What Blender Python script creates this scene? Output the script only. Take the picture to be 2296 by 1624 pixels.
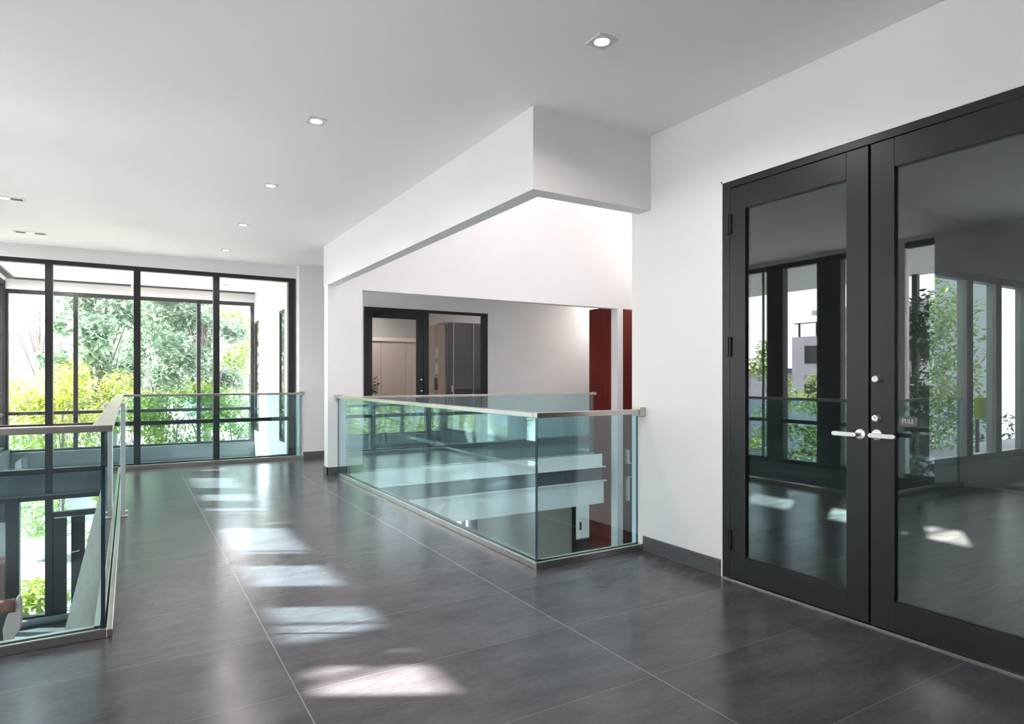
import bpy, math, random
from math import radians, sin, cos, pi, sqrt, atan2
from mathutils import Vector, Matrix

scn = bpy.context.scene
COL = scn.collection
for o in list(bpy.data.objects):
    bpy.data.objects.remove(o)

# ------------------------------------------------------------------ camera
cam_d = bpy.data.cameras.new('camera')
cam = bpy.data.objects.new('camera', cam_d)
COL.objects.link(cam)
cam.location = (0, 0, 1.25)
cam.rotation_euler = (radians(90), 0, radians(-31))
cam_d.sensor_fit = 'HORIZONTAL'
cam_d.sensor_width = 36
cam_d.lens = 36 * 1427 / 2296
cam_d.shift_y = 35 / 2296
cam_d.clip_start = 0.05
cam_d.clip_end = 300
scn.camera = cam

# ------------------------------------------------------------------ daylight
world = bpy.data.worlds.new('world')
scn.world = world
world.use_nodes = True
wn = world.node_tree.nodes
wl = world.node_tree.links
bg = wn['Background']
tc = wn.new('ShaderNodeTexCoord')
sep = wn.new('ShaderNodeSeparateXYZ')
ramp = wn.new('ShaderNodeValToRGB')
ramp.color_ramp.elements[0].position = 0.0
ramp.color_ramp.elements[0].color = (1.0, 0.955, 0.955, 1)
ramp.color_ramp.elements[1].position = 0.7
ramp.color_ramp.elements[1].color = (0.92, 0.89, 1.0, 1)
wl.new(tc.outputs['Generated'], sep.inputs[0])
wl.new(sep.outputs['Z'], ramp.inputs[0])
wl.new(ramp.outputs[0], bg.inputs[0])
bg.inputs[1].default_value = 4.2

sun_d = bpy.data.lights.new('sun', 'SUN')
sun_d.energy = 40.0
sun_d.angle = radians(0.9)
sun_d.color = (1.0, 0.93, 0.86)
sun = bpy.data.objects.new('sun', sun_d)
COL.objects.link(sun)
SUN = Vector((1, -0.56, -0.72)).normalized()
sun.rotation_euler = SUN.to_track_quat('-Z', 'Y').to_euler()
sun.location = (-10, 8, 12)

vs = scn.view_settings
vs.view_transform = 'Standard'
vs.look = 'None'
vs.gamma = 1
vs.use_curve_mapping = False
vs.exposure = 0.95

# ------------------------------------------------------------------ materials
def mat(name, color, rough=0.6, metal=0.0, spec=None, emit=None, estr=0.0):
    m = bpy.data.materials.new(name)
    m.use_nodes = True
    b = m.node_tree.nodes['Principled BSDF']
    b.inputs['Base Color'].default_value = (*color, 1)
    b.inputs['Roughness'].default_value = rough
    b.inputs['Metallic'].default_value = metal
    if spec is not None:
        b.inputs['Specular IOR Level'].default_value = spec
    if emit:
        b.inputs['Emission Color'].default_value = (*emit, 1)
        b.inputs['Emission Strength'].default_value = estr
    return m

def noise_mat(name, c1, c2, scale=3.0, rough=0.6, metal=0.0, stretch=(1, 1, 1), detail=6, bump=0.0, spec=0.5, lo=0.3, hi=0.7):
    m = mat(name, c1, rough, metal, spec)
    n = m.node_tree.nodes
    l = m.node_tree.links
    b = n['Principled BSDF']
    t = n.new('ShaderNodeTexCoord')
    mp = n.new('ShaderNodeMapping')
    mp.inputs['Scale'].default_value = stretch
    nz = n.new('ShaderNodeTexNoise')
    nz.inputs['Scale'].default_value = scale
    nz.inputs['Detail'].default_value = detail
    r = n.new('ShaderNodeValToRGB')
    r.color_ramp.elements[0].position = lo
    r.color_ramp.elements[0].color = (*c1, 1)
    r.color_ramp.elements[1].position = hi
    r.color_ramp.elements[1].color = (*c2, 1)
    l.new(t.outputs['Object'], mp.inputs[0])
    l.new(mp.outputs[0], nz.inputs[0])
    l.new(nz.outputs[0], r.inputs[0])
    l.new(r.outputs[0], b.inputs['Base Color'])
    if bump:
        bp = n.new('ShaderNodeBump')
        bp.inputs['Strength'].default_value = bump
        bp.inputs['Distance'].default_value = 0.01
        l.new(nz.outputs[0], bp.inputs['Height'])
        l.new(bp.outputs[0], b.inputs['Normal'])
    return m

def glass_mat(name, tint, ior=1.5, rough=0.0):
    m = bpy.data.materials.new(name)
    m.use_nodes = True
    n = m.node_tree.nodes
    l = m.node_tree.links
    n.clear()
    out = n.new('ShaderNodeOutputMaterial')
    mx = n.new('ShaderNodeMixShader')
    tr = n.new('ShaderNodeBsdfTransparent')
    gl = n.new('ShaderNodeBsdfGlossy')
    gl.inputs['Roughness'].default_value = rough
    gl.inputs['Color'].default_value = (0.98, 1.0, 1.0, 1)
    tr.inputs[0].default_value = (*tint, 1)
    fr = n.new('ShaderNodeFresnel')
    geo = n.new('ShaderNodeNewGeometry')
    mi = n.new('ShaderNodeMix')
    mi.data_type = 'FLOAT'
    mi.inputs[2].default_value = ior
    mi.inputs[3].default_value = 1.0 / ior
    l.new(geo.outputs['Backfacing'], mi.inputs[0])
    l.new(mi.outputs[0], fr.inputs['IOR'])
    l.new(fr.outputs[0], mx.inputs[0])
    l.new(tr.outputs[0], mx.inputs[1])
    l.new(gl.outputs[0], mx.inputs[2])
    l.new(mx.outputs[0], out.inputs[0])
    return m

def tile_floor_mat():
    m = mat('stone_tile', (0.13, 0.13, 0.14), 0.24, spec=0.42)
    n = m.node_tree.nodes
    l = m.node_tree.links
    b = n['Principled BSDF']
    t = n.new('ShaderNodeTexCoord')
    sp = n.new('ShaderNodeSeparateXYZ')
    l.new(t.outputs['Object'], sp.inputs[0])

    def M(op, a, b_=None, c=None):
        x = n.new('ShaderNodeMath')
        x.operation = op
        for i, v in enumerate((a, b_, c)):
            if v is None:
                continue
            if isinstance(v, (int, float)):
                x.inputs[i].default_value = v
            else:
                l.new(v, x.inputs[i])
        return x.outputs[0]

    def cell(o, off, per):
        q = M('DIVIDE', M('SUBTRACT', o, off), per)
        f = M('FRACT', q)
        d = M('MULTIPLY', M('MINIMUM', f, M('SUBTRACT', 1.0, f)), per)
        return M('FLOOR', q), d
    ix, dx = cell(sp.outputs['X'], 0.573, 1.3085)
    iy, dy = cell(sp.outputs['Y'], 1.372, 0.6118)
    gx = M('LESS_THAN', dx, 0.0024)
    gy = M('MULTIPLY', M('LESS_THAN', dy, 0.0014), 0.6)
    grout = M('MAXIMUM', gx, gy)
    # per tile offset for the stone clouds
    cmb = n.new('ShaderNodeCombineXYZ')
    l.new(M('MULTIPLY', ix, 7.31), cmb.inputs[0])
    l.new(M('MULTIPLY', iy, 3.77), cmb.inputs[1])
    l.new(M('ADD', M('MULTIPLY', ix, 2.1), M('MULTIPLY', iy, 5.3)), cmb.inputs[2])
    va = n.new('ShaderNodeVectorMath')
    va.operation = 'ADD'
    l.new(t.outputs['Object'], va.inputs[0])
    l.new(cmb.outputs[0], va.inputs[1])
    def noise(sc, det, ro, stretch, rot, src):
        mp = n.new('ShaderNodeMapping')
        mp.inputs['Scale'].default_value = stretch
        mp.inputs['Rotation'].default_value = (0, 0, radians(rot))
        l.new(src, mp.inputs[0])
        z = n.new('ShaderNodeTexNoise')
        z.inputs['Scale'].default_value = sc
        z.inputs['Detail'].default_value = det
        z.inputs['Roughness'].default_value = ro
        l.new(mp.outputs[0], z.inputs[0])
        return z.outputs[0]

    def rng(v, a, b2, c, d):
        q = n.new('ShaderNodeMapRange')
        q.inputs[1].default_value = a
        q.inputs[2].default_value = b2
        q.inputs[3].default_value = c
        q.inputs[4].default_value = d
        l.new(v, q.inputs[0])
        return q.outputs[0]
    big = noise(1.3, 3, 0.5, (0.8, 1.6, 1), 8, va.outputs[0])
    mid = noise(4.5, 15, 0.72, (0.55, 1.5, 1), 14, va.outputs[0])
    fine = noise(55, 4, 0.6, (0.6, 1.4, 1), 14, t.outputs['Object'])
    val = M('MULTIPLY', M('MULTIPLY', rng(big, 0.3, 0.7, 0.86, 1.14), rng(mid, 0.28, 0.74, 0.68, 1.40)), rng(fine, 0.3, 0.7, 0.90, 1.10))
    mm = n.new('ShaderNodeMix')
    mm.data_type = 'RGBA'
    mm.blend_type = 'MULTIPLY'
    mm.inputs[0].default_value = 1.0
    mm.inputs[6].default_value = (0.080, 0.076, 0.088, 1)
    cv = n.new('ShaderNodeCombineColor')
    for i_ in range(3):
        l.new(val, cv.inputs[i_])
    l.new(cv.outputs[0], mm.inputs[7])
    gm = n.new('ShaderNodeMix')
    gm.data_type = 'RGBA'
    l.new(grout, gm.inputs[0])
    l.new(mm.outputs[2], gm.inputs[6])
    gm.inputs[7].default_value = (0.27, 0.245, 0.225, 1)
    l.new(gm.outputs[2], b.inputs['Base Color'])
    l.new(rng(mid, 0.3, 0.7, 0.17, 0.27), b.inputs['Roughness'])
    bp = n.new('ShaderNodeBump')
    bp.inputs['Strength'].default_value = 0.06
    bp.inputs['Distance'].default_value = 0.004
    l.new(fine, bp.inputs['Height'])
    l.new(bp.outputs[0], b.inputs['Normal'])
    return m

def plank_mat(name, c1, c2, axis='x', rough=0.35):
    m = mat(name, c1, rough)
    n = m.node_tree.nodes
    l = m.node_tree.links
    b = n['Principled BSDF']
    t = n.new('ShaderNodeTexCoord')
    mp = n.new('ShaderNodeMapping')
    if axis == 'y':
        mp.inputs['Rotation'].default_value = (0, 0, radians(90))
    br = n.new('ShaderNodeTexBrick')
    br.inputs['Scale'].default_value = 1.0
    br.inputs['Brick Width'].default_value = 1.2
    br.inputs['Row Height'].default_value = 0.16
    br.inputs['Mortar Size'].default_value = 0.002
    br.inputs['Color1'].default_value = (*c1, 1)
    br.inputs['Color2'].default_value = (*c2, 1)
    br.inputs['Mortar'].default_value = (c1[0] * 0.5, c1[1] * 0.5, c1[2] * 0.5, 1)
    nz = n.new('ShaderNodeTexNoise')
    nz.inputs['Scale'].default_value = 3
    nz.inputs['Detail'].default_value = 8
    mp2 = n.new('ShaderNodeMapping')
    mp2.inputs['Scale'].default_value = (1, 14, 1) if axis == 'x' else (14, 1, 1)
    mx = n.new('ShaderNodeMix')
    mx.data_type = 'RGBA'
    mx.blend_type = 'OVERLAY'
    mx.inputs[0].default_value = 0.8
    l.new(t.outputs['Object'], mp.inputs[0])
    l.new(mp.outputs[0], br.inputs[0])
    l.new(t.outputs['Object'], mp2.inputs[0])
    l.new(mp2.outputs[0], nz.inputs[0])
    l.new(br.outputs[0], mx.inputs[6])
    l.new(nz.outputs[0], mx.inputs[7])
    l.new(mx.outputs[2], b.inputs['Base Color'])
    return m

def leaf_mat(name, c1, c2, trans=0.45):
    m = bpy.data.materials.new(name)
    m.use_nodes = True
    n = m.node_tree.nodes
    l = m.node_tree.links
    n.clear()
    out = n.new('ShaderNodeOutputMaterial')
    t = n.new('ShaderNodeTexCoord')
    nz = n.new('ShaderNodeTexNoise')
    nz.inputs['Scale'].default_value = 5.0
    nz.inputs['Detail'].default_value = 4
    r = n.new('ShaderNodeValToRGB')
    r.color_ramp.elements[0].position = 0.35
    r.color_ramp.elements[0].color = (*c1, 1)
    r.color_ramp.elements[1].position = 0.65
    r.color_ramp.elements[1].color = (*c2, 1)
    d = n.new('ShaderNodeBsdfDiffuse')
    tl = n.new('ShaderNodeBsdfTranslucent')
    gl = n.new('ShaderNodeBsdfGlossy')
    gl.inputs['Roughness'].default_value = 0.45
    mx = n.new('ShaderNodeMixShader')
    mx.inputs[0].default_value = trans
    mx2 = n.new('ShaderNodeMixShader')
    mx2.inputs[0].default_value = 0.05
    l.new(t.outputs['Object'], nz.inputs[0])
    l.new(nz.outputs[0], r.inputs[0])
    l.new(r.outputs[0], d.inputs[0])
    l.new(r.outputs[0], tl.inputs[0])
    l.new(d.outputs[0], mx.inputs[1])
    l.new(tl.outputs[0], mx.inputs[2])
    l.new(mx.outputs[0], mx2.inputs[1])
    l.new(gl.outputs[0], mx2.inputs[2])
    l.new(mx2.outputs[0], out.inputs[0])
    return m

M = {}
M['white'] = noise_mat('white_paint', (0.785, 0.78, 0.775), (0.81, 0.805, 0.80), 1.2, 0.75, spec=0.25)
M['ceil'] = mat('ceiling_paint', (0.90, 0.885, 0.88), 0.8, spec=0.2)
M['tile'] = tile_floor_mat()
M['black'] = mat('black_aluminium', (0.012, 0.012, 0.014), 0.36)
M['frame'] = mat('charcoal_window_frame', (0.010, 0.012, 0.013), 0.45)
M['steel'] = noise_mat('brushed_steel', (0.50, 0.47, 0.44), (0.60, 0.57, 0.54), 4, 0.28, 1.0, (1, 1, 1))
M['satin'] = mat('satin_nickel', (0.86, 0.85, 0.84), 0.30, 0.75)
M['chrome'] = mat('chrome', (0.85, 0.85, 0.85), 0.08, 1.0)
M['glass'] = glass_mat('clear_window_glass', (0.985, 0.985, 0.985), 1.45)
M['railglass'] = glass_mat('green_tinted_glass', (0.76, 0.91, 0.93), 1.82)
M['doorglass'] = glass_mat('grey_door_glass', (0.62, 0.67, 0.66), 2.0)
M['edge'] = mat('glass_edge_teal', (0.010, 0.035, 0.055), 0.15)
M['base'] = noise_mat('dark_wood_skirting', (0.075, 0.075, 0.082), (0.12, 0.12, 0.128), 4, 0.45, stretch=(2, 2, 30))
M['concrete'] = noise_mat('grey_concrete', (0.045, 0.052, 0.058), (0.10, 0.112, 0.12), 2.5, 0.7, bump=0.2)
M['steelpaint'] = noise_mat('grey_steel_paint', (0.085, 0.105, 0.112), (0.105, 0.125, 0.132), 2.5, 0.5)
M['dark_stone'] = noise_mat('dark_stone', (0.03, 0.035, 0.04), (0.055, 0.06, 0.065), 3, 0.5)
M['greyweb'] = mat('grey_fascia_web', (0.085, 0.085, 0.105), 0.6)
M['redwood'] = noise_mat('red_brown_timber', (0.10, 0.010, 0.006), (0.19, 0.022, 0.014), 3, 0.45, stretch=(12, 12, 0.5), spec=0.2)
M['planks'] = plank_mat('grey_timber_floor', (0.15, 0.135, 0.13), (0.21, 0.19, 0.18))
M['coping'] = noise_mat('pale_timber_coping', (0.27, 0.19, 0.18), (0.35, 0.255, 0.24), 5, 0.4, stretch=(14, 1, 1))
M['cream'] = mat('cream_panel', (0.60, 0.51, 0.45), 0.35)
M['beigewall'] = mat('beige_wall_paint', (0.72, 0.68, 0.60), 0.7)
M['greywall'] = mat('grey_wall_paint', (0.42, 0.42, 0.41), 0.7)
M['lightwood'] = noise_mat('light_oak', (0.52, 0.36, 0.24), (0.64, 0.46, 0.32), 3, 0.4, stretch=(10, 10, 0.6))
M['brownwood'] = noise_mat('brown_timber', (0.13, 0.085, 0.06), (0.20, 0.13, 0.09), 3, 0.4, stretch=(1, 10, 10))
M['darkshelf'] = mat('dark_brown_lacquer', (0.04, 0.028, 0.022), 0.2)
M['paper'] = mat('cream_paper', (0.75, 0.70, 0.60), 0.6)
M['plastic'] = mat('white_plastic', (0.8, 0.8, 0.8), 0.4)
M['patio'] = noise_mat('patio_concrete', (0.22, 0.23, 0.25), (0.28, 0.29, 0.31), 1.5, 0.8)
M['leather'] = noise_mat('brown_leather', (0.13, 0.045, 0.028), (0.18, 0.065, 0.04), 8, 0.35)
M['cushion'] = mat('greige_cushion', (0.30, 0.225, 0.20), 0.7)
M['bark'] = noise_mat('tree_bark', (0.13, 0.13, 0.12), (0.26, 0.25, 0.23), 9, 0.9, stretch=(3, 3, 0.7))
M['roof'] = noise_mat('grey_mauve_roof_tiles', (0.075, 0.07, 0.10), (0.13, 0.125, 0.165), 12, 0.9)
M['leaf_blue'] = leaf_mat('blue_green_leaf', (0.13, 0.25, 0.17), (0.42, 0.55, 0.42))
M['leaf_yellow'] = leaf_mat('yellow_green_leaf', (0.24, 0.34, 0.04), (0.52, 0.56, 0.14), 0.5)
M['leaf_green'] = leaf_mat('mid_green_leaf', (0.10, 0.22, 0.03), (0.28, 0.42, 0.09))
M['leaf_dark'] = leaf_mat('dark_green_leaf', (0.02, 0.06, 0.02), (0.05, 0.12, 0.035), 0.3)
M['leaf_pink'] = leaf_mat('pinkish_leaf', (0.30, 0.20, 0.14), (0.36, 0.30, 0.18), 0.5)
M['flower'] = leaf_mat('dark_red_petal', (0.10, 0.01, 0.012), (0.28, 0.03, 0.03), 0.2)
M['facade'] = noise_mat('pale_building_render', (0.42, 0.42, 0.46), (0.52, 0.52, 0.56), 2, 0.8)
M['lens'] = mat('lamp_lens', (1, 1, 1), 0.4, emit=(1.0, 0.93, 0.88), estr=9.0)
M['lampframe'] = mat('lamp_frame_white', (0.72, 0.70, 0.68), 0.4)
M['lampblack'] = mat('lamp_recess_black', (0.01, 0.01, 0.01), 0.4)
M['teal_soffit'] = mat('pale_soffit_paint', (0.62, 0.64, 0.64), 0.7)
M['tealwall'] = mat('sky_block_teal', (0.16, 0.20, 0.20), 0.8)  # colour of the added wall that dims the sky
M['lime'] = mat('lime_glow_green', (0.30, 0.50, 0.03), 0.6)
M['greenframe'] = mat('grey_green_window_frame', (0.30, 0.37, 0.34), 0.45)
M['plate'] = mat('grey_sign_plate', (0.10, 0.10, 0.11), 0.5)
M['letterwhite'] = mat('white_lettering', (0.75, 0.75, 0.75), 0.5)
M['letterdark'] = mat('dark_lettering', (0.02, 0.02, 0.025), 0.5)
M['red'] = mat('dark_red_lacquer', (0.2, 0.02, 0.02), 0.4)

# ------------------------------------------------------------------ mesh helpers
class MB:
    def __init__(s):
        s.v = []
        s.f = []
        s.mi = []

    def quad(s, pts, mi=0):
        k = len(s.v)
        s.v += [tuple(p) for p in pts]
        s.f.append(tuple(range(k, k + len(pts))))
        s.mi.append(mi)
        return s

    def box(s, x0, x1, y0, y1, z0, z1, mi=0, mis=None):
        x0, x1 = min(x0, x1), max(x0, x1)
        y0, y1 = min(y0, y1), max(y0, y1)
        z0, z1 = min(z0, z1), max(z0, z1)
        k = len(s.v)
        s.v += [(x0, y0, z0), (x1, y0, z0), (x1, y1, z0), (x0, y1, z0),
                (x0, y0, z1), (x1, y0, z1), (x1, y1, z1), (x0, y1, z1)]
        F = [(0, 3, 2, 1), (4, 5, 6, 7), (0, 1, 5, 4), (1, 2, 6, 5), (2, 3, 7, 6), (3, 0, 4, 7)]
        for i, f in enumerate(F):           # bottom, top, -y, +x, +y, -x
            s.f.append(tuple(k + a for a in f))
            s.mi.append(mis[i] if mis else mi)
        return s

    def tube(s, pts, r, n=10, mi=0, cap=True):
        pts = [Vector(p) for p in pts]
        rs = r if isinstance(r, (list, tuple)) else [r] * len(pts)
        k = len(s.v)
        prev = None
        for i, p in enumerate(pts):
            if i == 0:
                d = pts[1] - pts[0]
            elif i == len(pts) - 1:
                d = pts[-1] - pts[-2]
            else:
                d = (pts[i + 1] - pts[i]).normalized() + (pts[i] - pts[i - 1]).normalized()
            d.normalize()
            if prev is None:
                a = Vector((0, 0, 1)) if abs(d.z) < 0.9 else Vector((1, 0, 0))
                u = d.cross(a).normalized()
            else:
                u = (prev - d * prev.dot(d)).normalized()
            prev = u
            w = d.cross(u)
            for j in range(n):
                t = 2 * pi * j / n
                s.v.append(tuple(p + (u * cos(t) + w * sin(t)) * rs[i]))
        for i in range(len(pts) - 1):
            for j in range(n):
                a = k + i * n + j
                b = k + i * n + (j + 1) % n
                s.f.append((a, b, b + n, a + n))
                s.mi.append(mi)
        if cap:
            s.f.append(tuple(k + j for j in reversed(range(n))))
            s.mi.append(mi)
            s.f.append(tuple(k + (len(pts) - 1) * n + j for j in range(n)))
            s.mi.append(mi)
        return s

    def lathe(s, prof, n=20, c=(0, 0, 0), mi=0):
        k = len(s.v)
        for (r, z) in prof:
            for j in range(n):
                t = 2 * pi * j / n
                s.v.append((c[0] + r * cos(t), c[1] + r * sin(t), c[2] + z))
        for i in range(len(prof) - 1):
            for j in range(n):
                a = k + i * n + j
                b = k + i * n + (j + 1) % n
                s.f.append((a, b, b + n, a + n))
                s.mi.append(mi)
        return s

    def build(s, name, mats, parent=None, smooth=False, bevel=0.0, kind=None, seg=2):
        if not isinstance(mats, (list, tuple)):
            mats = [mats]
        me = bpy.data.meshes.new(name)
        me.from_pydata(s.v, [], s.f)
        for m in mats:
            me.materials.append(m)
        for p, i in zip(me.polygons, s.mi):
            p.material_index = i
            p.use_smooth = smooth
        me.update()
        o = bpy.data.objects.new(name, me)
        COL.objects.link(o)
        if parent is not None:
            o.parent = parent
            o.location = -parent.location if parent.parent is None and parent.type == 'EMPTY' else (0, 0, 0)
        if bevel:
            b = o.modifiers.new('bevel', 'BEVEL')
            b.width = bevel
            b.segments = seg
            b.limit_method = 'ANGLE'
        if kind:
            o['kind'] = kind
        return o

def thing(name, label, cat, loc=(0, 0, 0), group=None):
    o = bpy.data.objects.new(name, None)
    o.empty_display_size = 0.1
    COL.objects.link(o)
    o.location = loc
    o['label'] = label
    o['category'] = cat
    if group:
        o['group'] = group
    return o

def tag(o, label, cat, group=None):
    o['label'] = label
    o['category'] = cat
    if group:
        o['group'] = group
    return o

def struct(name, mb, mats, bevel=0.0):
    return mb.build(name, mats, kind='structure', bevel=bevel)

def copy_tree(root, loc, label, group=None, cat=None):
    r = root.copy()
    COL.objects.link(r)
    r.location = loc
    r['label'] = label
    if group:
        r['group'] = group
    for ch in list(root.children):
        c = ch.copy()
        COL.objects.link(c)
        c.parent = r
        for g in list(ch.children):
            d = g.copy()
            COL.objects.link(d)
            d.parent = c
    return r

# ------------------------------------------------------------------ shell
CZ = 2.98       # ceiling height
GZ = -3.3       # lower storey floor
f = MB()
TOP = [1, 0, 1, 1, 1, 1]
f.box(-1.95, 3.2, -3.5, 3.5, -0.3, 0, mis=TOP)
f.box(-1.95, 2.35, 3.5, 3.66, -0.3, 0, mis=TOP)
f.box(-0.14, 2.35, 3.66, 10.30, -0.3, 0, mis=TOP)
f.box(2.35, 6.66, 8.22, 9.0, -0.3, 0, mis=TOP)
f.box(2.35, 8.4, 9.0, 10.1, -0.3, 0, mis=TOP)
struct('floor', f, [M['tile'], M['white']])
struct('floor_room', MB().box(3.2, 14.0, -3.5, 3.45, -0.3, 0.0), M['planks'])
struct('floor_lower', MB().box(-1.95, 8.0, -3.5, 14.1, GZ - 0.2, GZ), M['tile'])
struct('floor_office', MB().box(2.4, 8.0, 10.2, 14.0, -0.3, 0.0), M['planks'])

c = MB()
c.box(-1.95, 2.2, -3.5, 10.40, CZ, CZ + 0.25)
c.box(2.2, 3.45, -3.5, 3.40, CZ, CZ + 0.25)
c.box(2.2, 8.0, 8.37, 10.40, CZ, CZ + 0.25)
struct('ceiling', c, M['ceil'])
struct('ceiling_room', MB().box(3.45, 14.0, -3.5, 3.45, CZ, CZ + 0.25), M['ceil'])
struct('ceiling_office', MB().box(2.4, 8.0, 10.42, 14.0, CZ, CZ + 0.25), M['ceil'])

# right wall with the double door opening
w = MB()
w.box(3.205, 3.45, 2.745, 3.60, GZ, 6.2)
w.box(3.205, 3.45, 0.85, 2.745, 2.465, CZ)
w.box(3.205, 3.45, -3.5, 0.85, -0.3, CZ)
struct('wall_right', w, M['white'])
w = MB()
w.box(-1.95, 3.45, -3.7, -3.5, GZ, CZ + 0.25)
struct('wall_back', w, M['white'])
# dropped beam round the stair well
w = MB()
w.box(2.2, 2.32, 3.40, 8.50, 2.45, 6.2)
w.box(2.32, 3.205, 3.40, 3.53, 2.45, 6.2)
struct('wall_beam', w, M['white'])
# pier
struct('wall_pier', MB().box(2.175, 2.63, 8.20, 8.37, 0.0, 2.45), M['white'])
# far side of the well: lintel above the opening
w = MB()
w.box(2.32, 8.0, 8.22, 8.36, 2.405, 6.2)
w.box(6.98, 7.10, 8.20, 8.36, GZ, 2.405)
struct('wall_lintel', w, M['white'])
struct('wall_well_right', MB().box(6.95, 7.05, 3.6, 7.7, GZ, 6.2), M['white'])
struct('wall_well_return', MB().box(7.05, 8.4, 7.6, 7.7, GZ, 6.2), M['white'])
struct('wall_bay_right', MB().box(8.4, 8.5, 7.7, 14.0, GZ, 6.2), M['white'])
struct('wall_well_front', MB().box(3.45, 7.05, 3.45, 3.6, GZ, 6.2), M['white'])
r = MB()
r.box(2.2, 3.4, 3.4, 8.5, 6.2, 6.4)
r.box(5.8, 8.5, 3.4, 8.5, 6.2, 6.4)
r.box(3.4, 5.8, 3.4, 4.5, 6.2, 6.4)
r.box(3.4, 5.8, 6.4, 8.5, 6.2, 6.4)
struct('ceiling_well', r, M['white'])
sk = MB()
for xx in (3.4, 4.57, 5.74):
    sk.box(xx, xx + 0.06, 4.5, 6.4, 6.3, 6.38)
sky_w = sk.build('window_4', M['frame'], kind='structure')
MB().box(3.4, 5.8, 4.5, 6.4, 6.34, 6.35).build('pane', M['glass'], sky_w)

# far wall with the internal glazed screen of the office
w = MB()
w.box(2.24, 3.29, 10.10, 10.42, 0.0, CZ)
w.box(3.29, 5.53, 10.10, 10.20, 2.405, CZ)
w.box(5.53, 8.4, 10.10, 10.20, 0.0, CZ)
struct('wall_far', w, M['white'])
struct('wall_lower', MB().box(5.33, 7.44, 10.1, 10.2, GZ, -0.3).box(7.44, 8.4, 10.1, 10.2, -1.10, -0.3), M['beigewall'])

# header over the first glazed screen
struct('wall_header', MB().box(-1.95, 2.24, 10.28, 10.42, 2.80, CZ), M['white'])

# beyond the first glazed screen: the tall hall
h = MB()
h.box(2.20, 2.36, 10.42, 10.98, GZ, CZ)
h.box(2.20, 2.36, 11.42, 13.44, GZ, CZ)
h.box(2.20, 2.36, 10.98, 11.42, GZ, 0.17)
h.box(2.20, 2.36, 10.98, 11.42, 2.39, CZ)
h.box(2.20, 2.36, 13.44, 13.95, GZ, 0.17)
h.box(2.20, 2.36, 13.44, 13.95, 2.39, CZ)
struct('wall_hall_right', h, M['white'])
struct('ceiling_hall', MB().box(-1.95, 2.36, 10.42, 14.10, CZ, CZ + 0.25), M['ceil'])
struct('wall_hall_far', MB().box(-1.85, 2.2, 13.93, 14.10, 2.79, CZ), M['white'])

# ------------------------------------------------------------------ windows
def pane(parent, x0, x1, y0, y1, z0, z1, m='glass'):
    return MB().box(x0, x1, y0, y1, z0, z1).build('pane', M[m], parent)

# window 1: glazed screen behind the far balustrade, two storeys high
win = MB()
Y1 = 10.35
ms = [-1.9, -0.91, 0.09, 1.10, 2.165]
for i, x in enumerate(ms):
    hw = 0.042 if 0 < i < 4 else 0.04
    win.box(x - hw, x + hw, Y1 - 0.05, Y1 + 0.07, GZ, 2.80)
for z, t in ((2.775, 0.03), (0.61, 0.028), (0.02, 0.03)):
    win.box(-1.9, 2.2, Y1 - 0.045, Y1 + 0.055, z - t, z + t)
win.box(-0.87, 2.2, Y1 - 0.04, Y1 + 0.05, -0.60, -0.53)
win.box(-1.9, 2.2, Y1 - 0.045, Y1 + 0.05, -0.36, -0.29)
win.box(-0.87, -0.72, Y1 - 0.04, Y1 + 0.045, GZ, -0.62)
win.box(-1.36, -1.22, Y1 - 0.06, Y1 + 0.10, GZ, -0.3)
win.box(-1.36, -0.95, Y1 - 0.05, Y1 + 0.06, -1.98, -1.86)
w1 = win.build('window_1', M['frame'], kind='structure', bevel=0.003, seg=1)
for a, b in zip(ms[:-1], ms[1:]):
    pane(w1, a + 0.045, b - 0.045, Y1, Y1 + 0.008, 0.64, 2.745)
    pane(w1, a + 0.045, b - 0.045, Y1, Y1 + 0.008, 0.05, 0.58)
    pane(w1, a + 0.045, b - 0.045, Y1, Y1 + 0.008, -1.86 if b < 0 else GZ, -0.61)
struct('trim_1', MB().box(-1.9, -0.14, Y1 - 0.03, Y1 + 0.16, -0.29, -0.01).box(-1.9, -0.14, Y1 - 0.07, Y1 + 0.18, -0.30, -0.275), M['concrete'])
struct('trim_9', MB().box(-1.9, 2.2, 10.301, 10.42, -0.29, -0.012), M['concrete'])

# window 2: outer window wall of the hall
win = MB()
Y2 = 14.0
m2 = [-1.84, -0.838, 1.17, 2.165]
for i, x in enumerate(m2):
    win.box(x - 0.035, x + 0.035, Y2 - 0.05, Y2 + 0.05, -0.06, 2.79)
for z, t in ((2.755, 0.035), (0.62, 0.028), (-0.04, 0.02)):
    win.box(-1.84, 2.2, Y2 - 0.045, Y2 + 0.045, z - t, z + t)
for x in (-1.84, -0.3, 1.0, 2.165):
    win.box(x - 0.035, x + 0.035, Y2 - 0.05, Y2 + 0.05, GZ, -0.43)
w2 = win.build('window_2', M['frame'], kind='structure', bevel=0.003, seg=1)
for a, b in zip(m2[:-1], m2[1:]):
    pane(w2, a + 0.035, b - 0.035, Y2, Y2 + 0.008, 0.65, 2.72)
    pane(w2, a + 0.035, b - 0.035, Y2, Y2 + 0.008, -0.02, 0.59)
struct('trim_2', MB().box(-1.9, 2.2, Y2 - 0.10, Y2 + 0.10, -0.34, -0.07).box(-1.9, 2.2, Y2 - 0.14, Y2 + 0.14, -0.43, -0.34), M['steelpaint'])
# dark slots in the hall ceiling by the window
struct('trim_3', MB().box(-1.70, 0.02, 13.78, 13.90, 2.955, 2.985).box(0.14, 2.18, 13.78, 13.90, 2.955, 2.985).box(-1.80, -1.70, 10.6, 13.85, 2.955, 2.985), M['black'])

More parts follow.
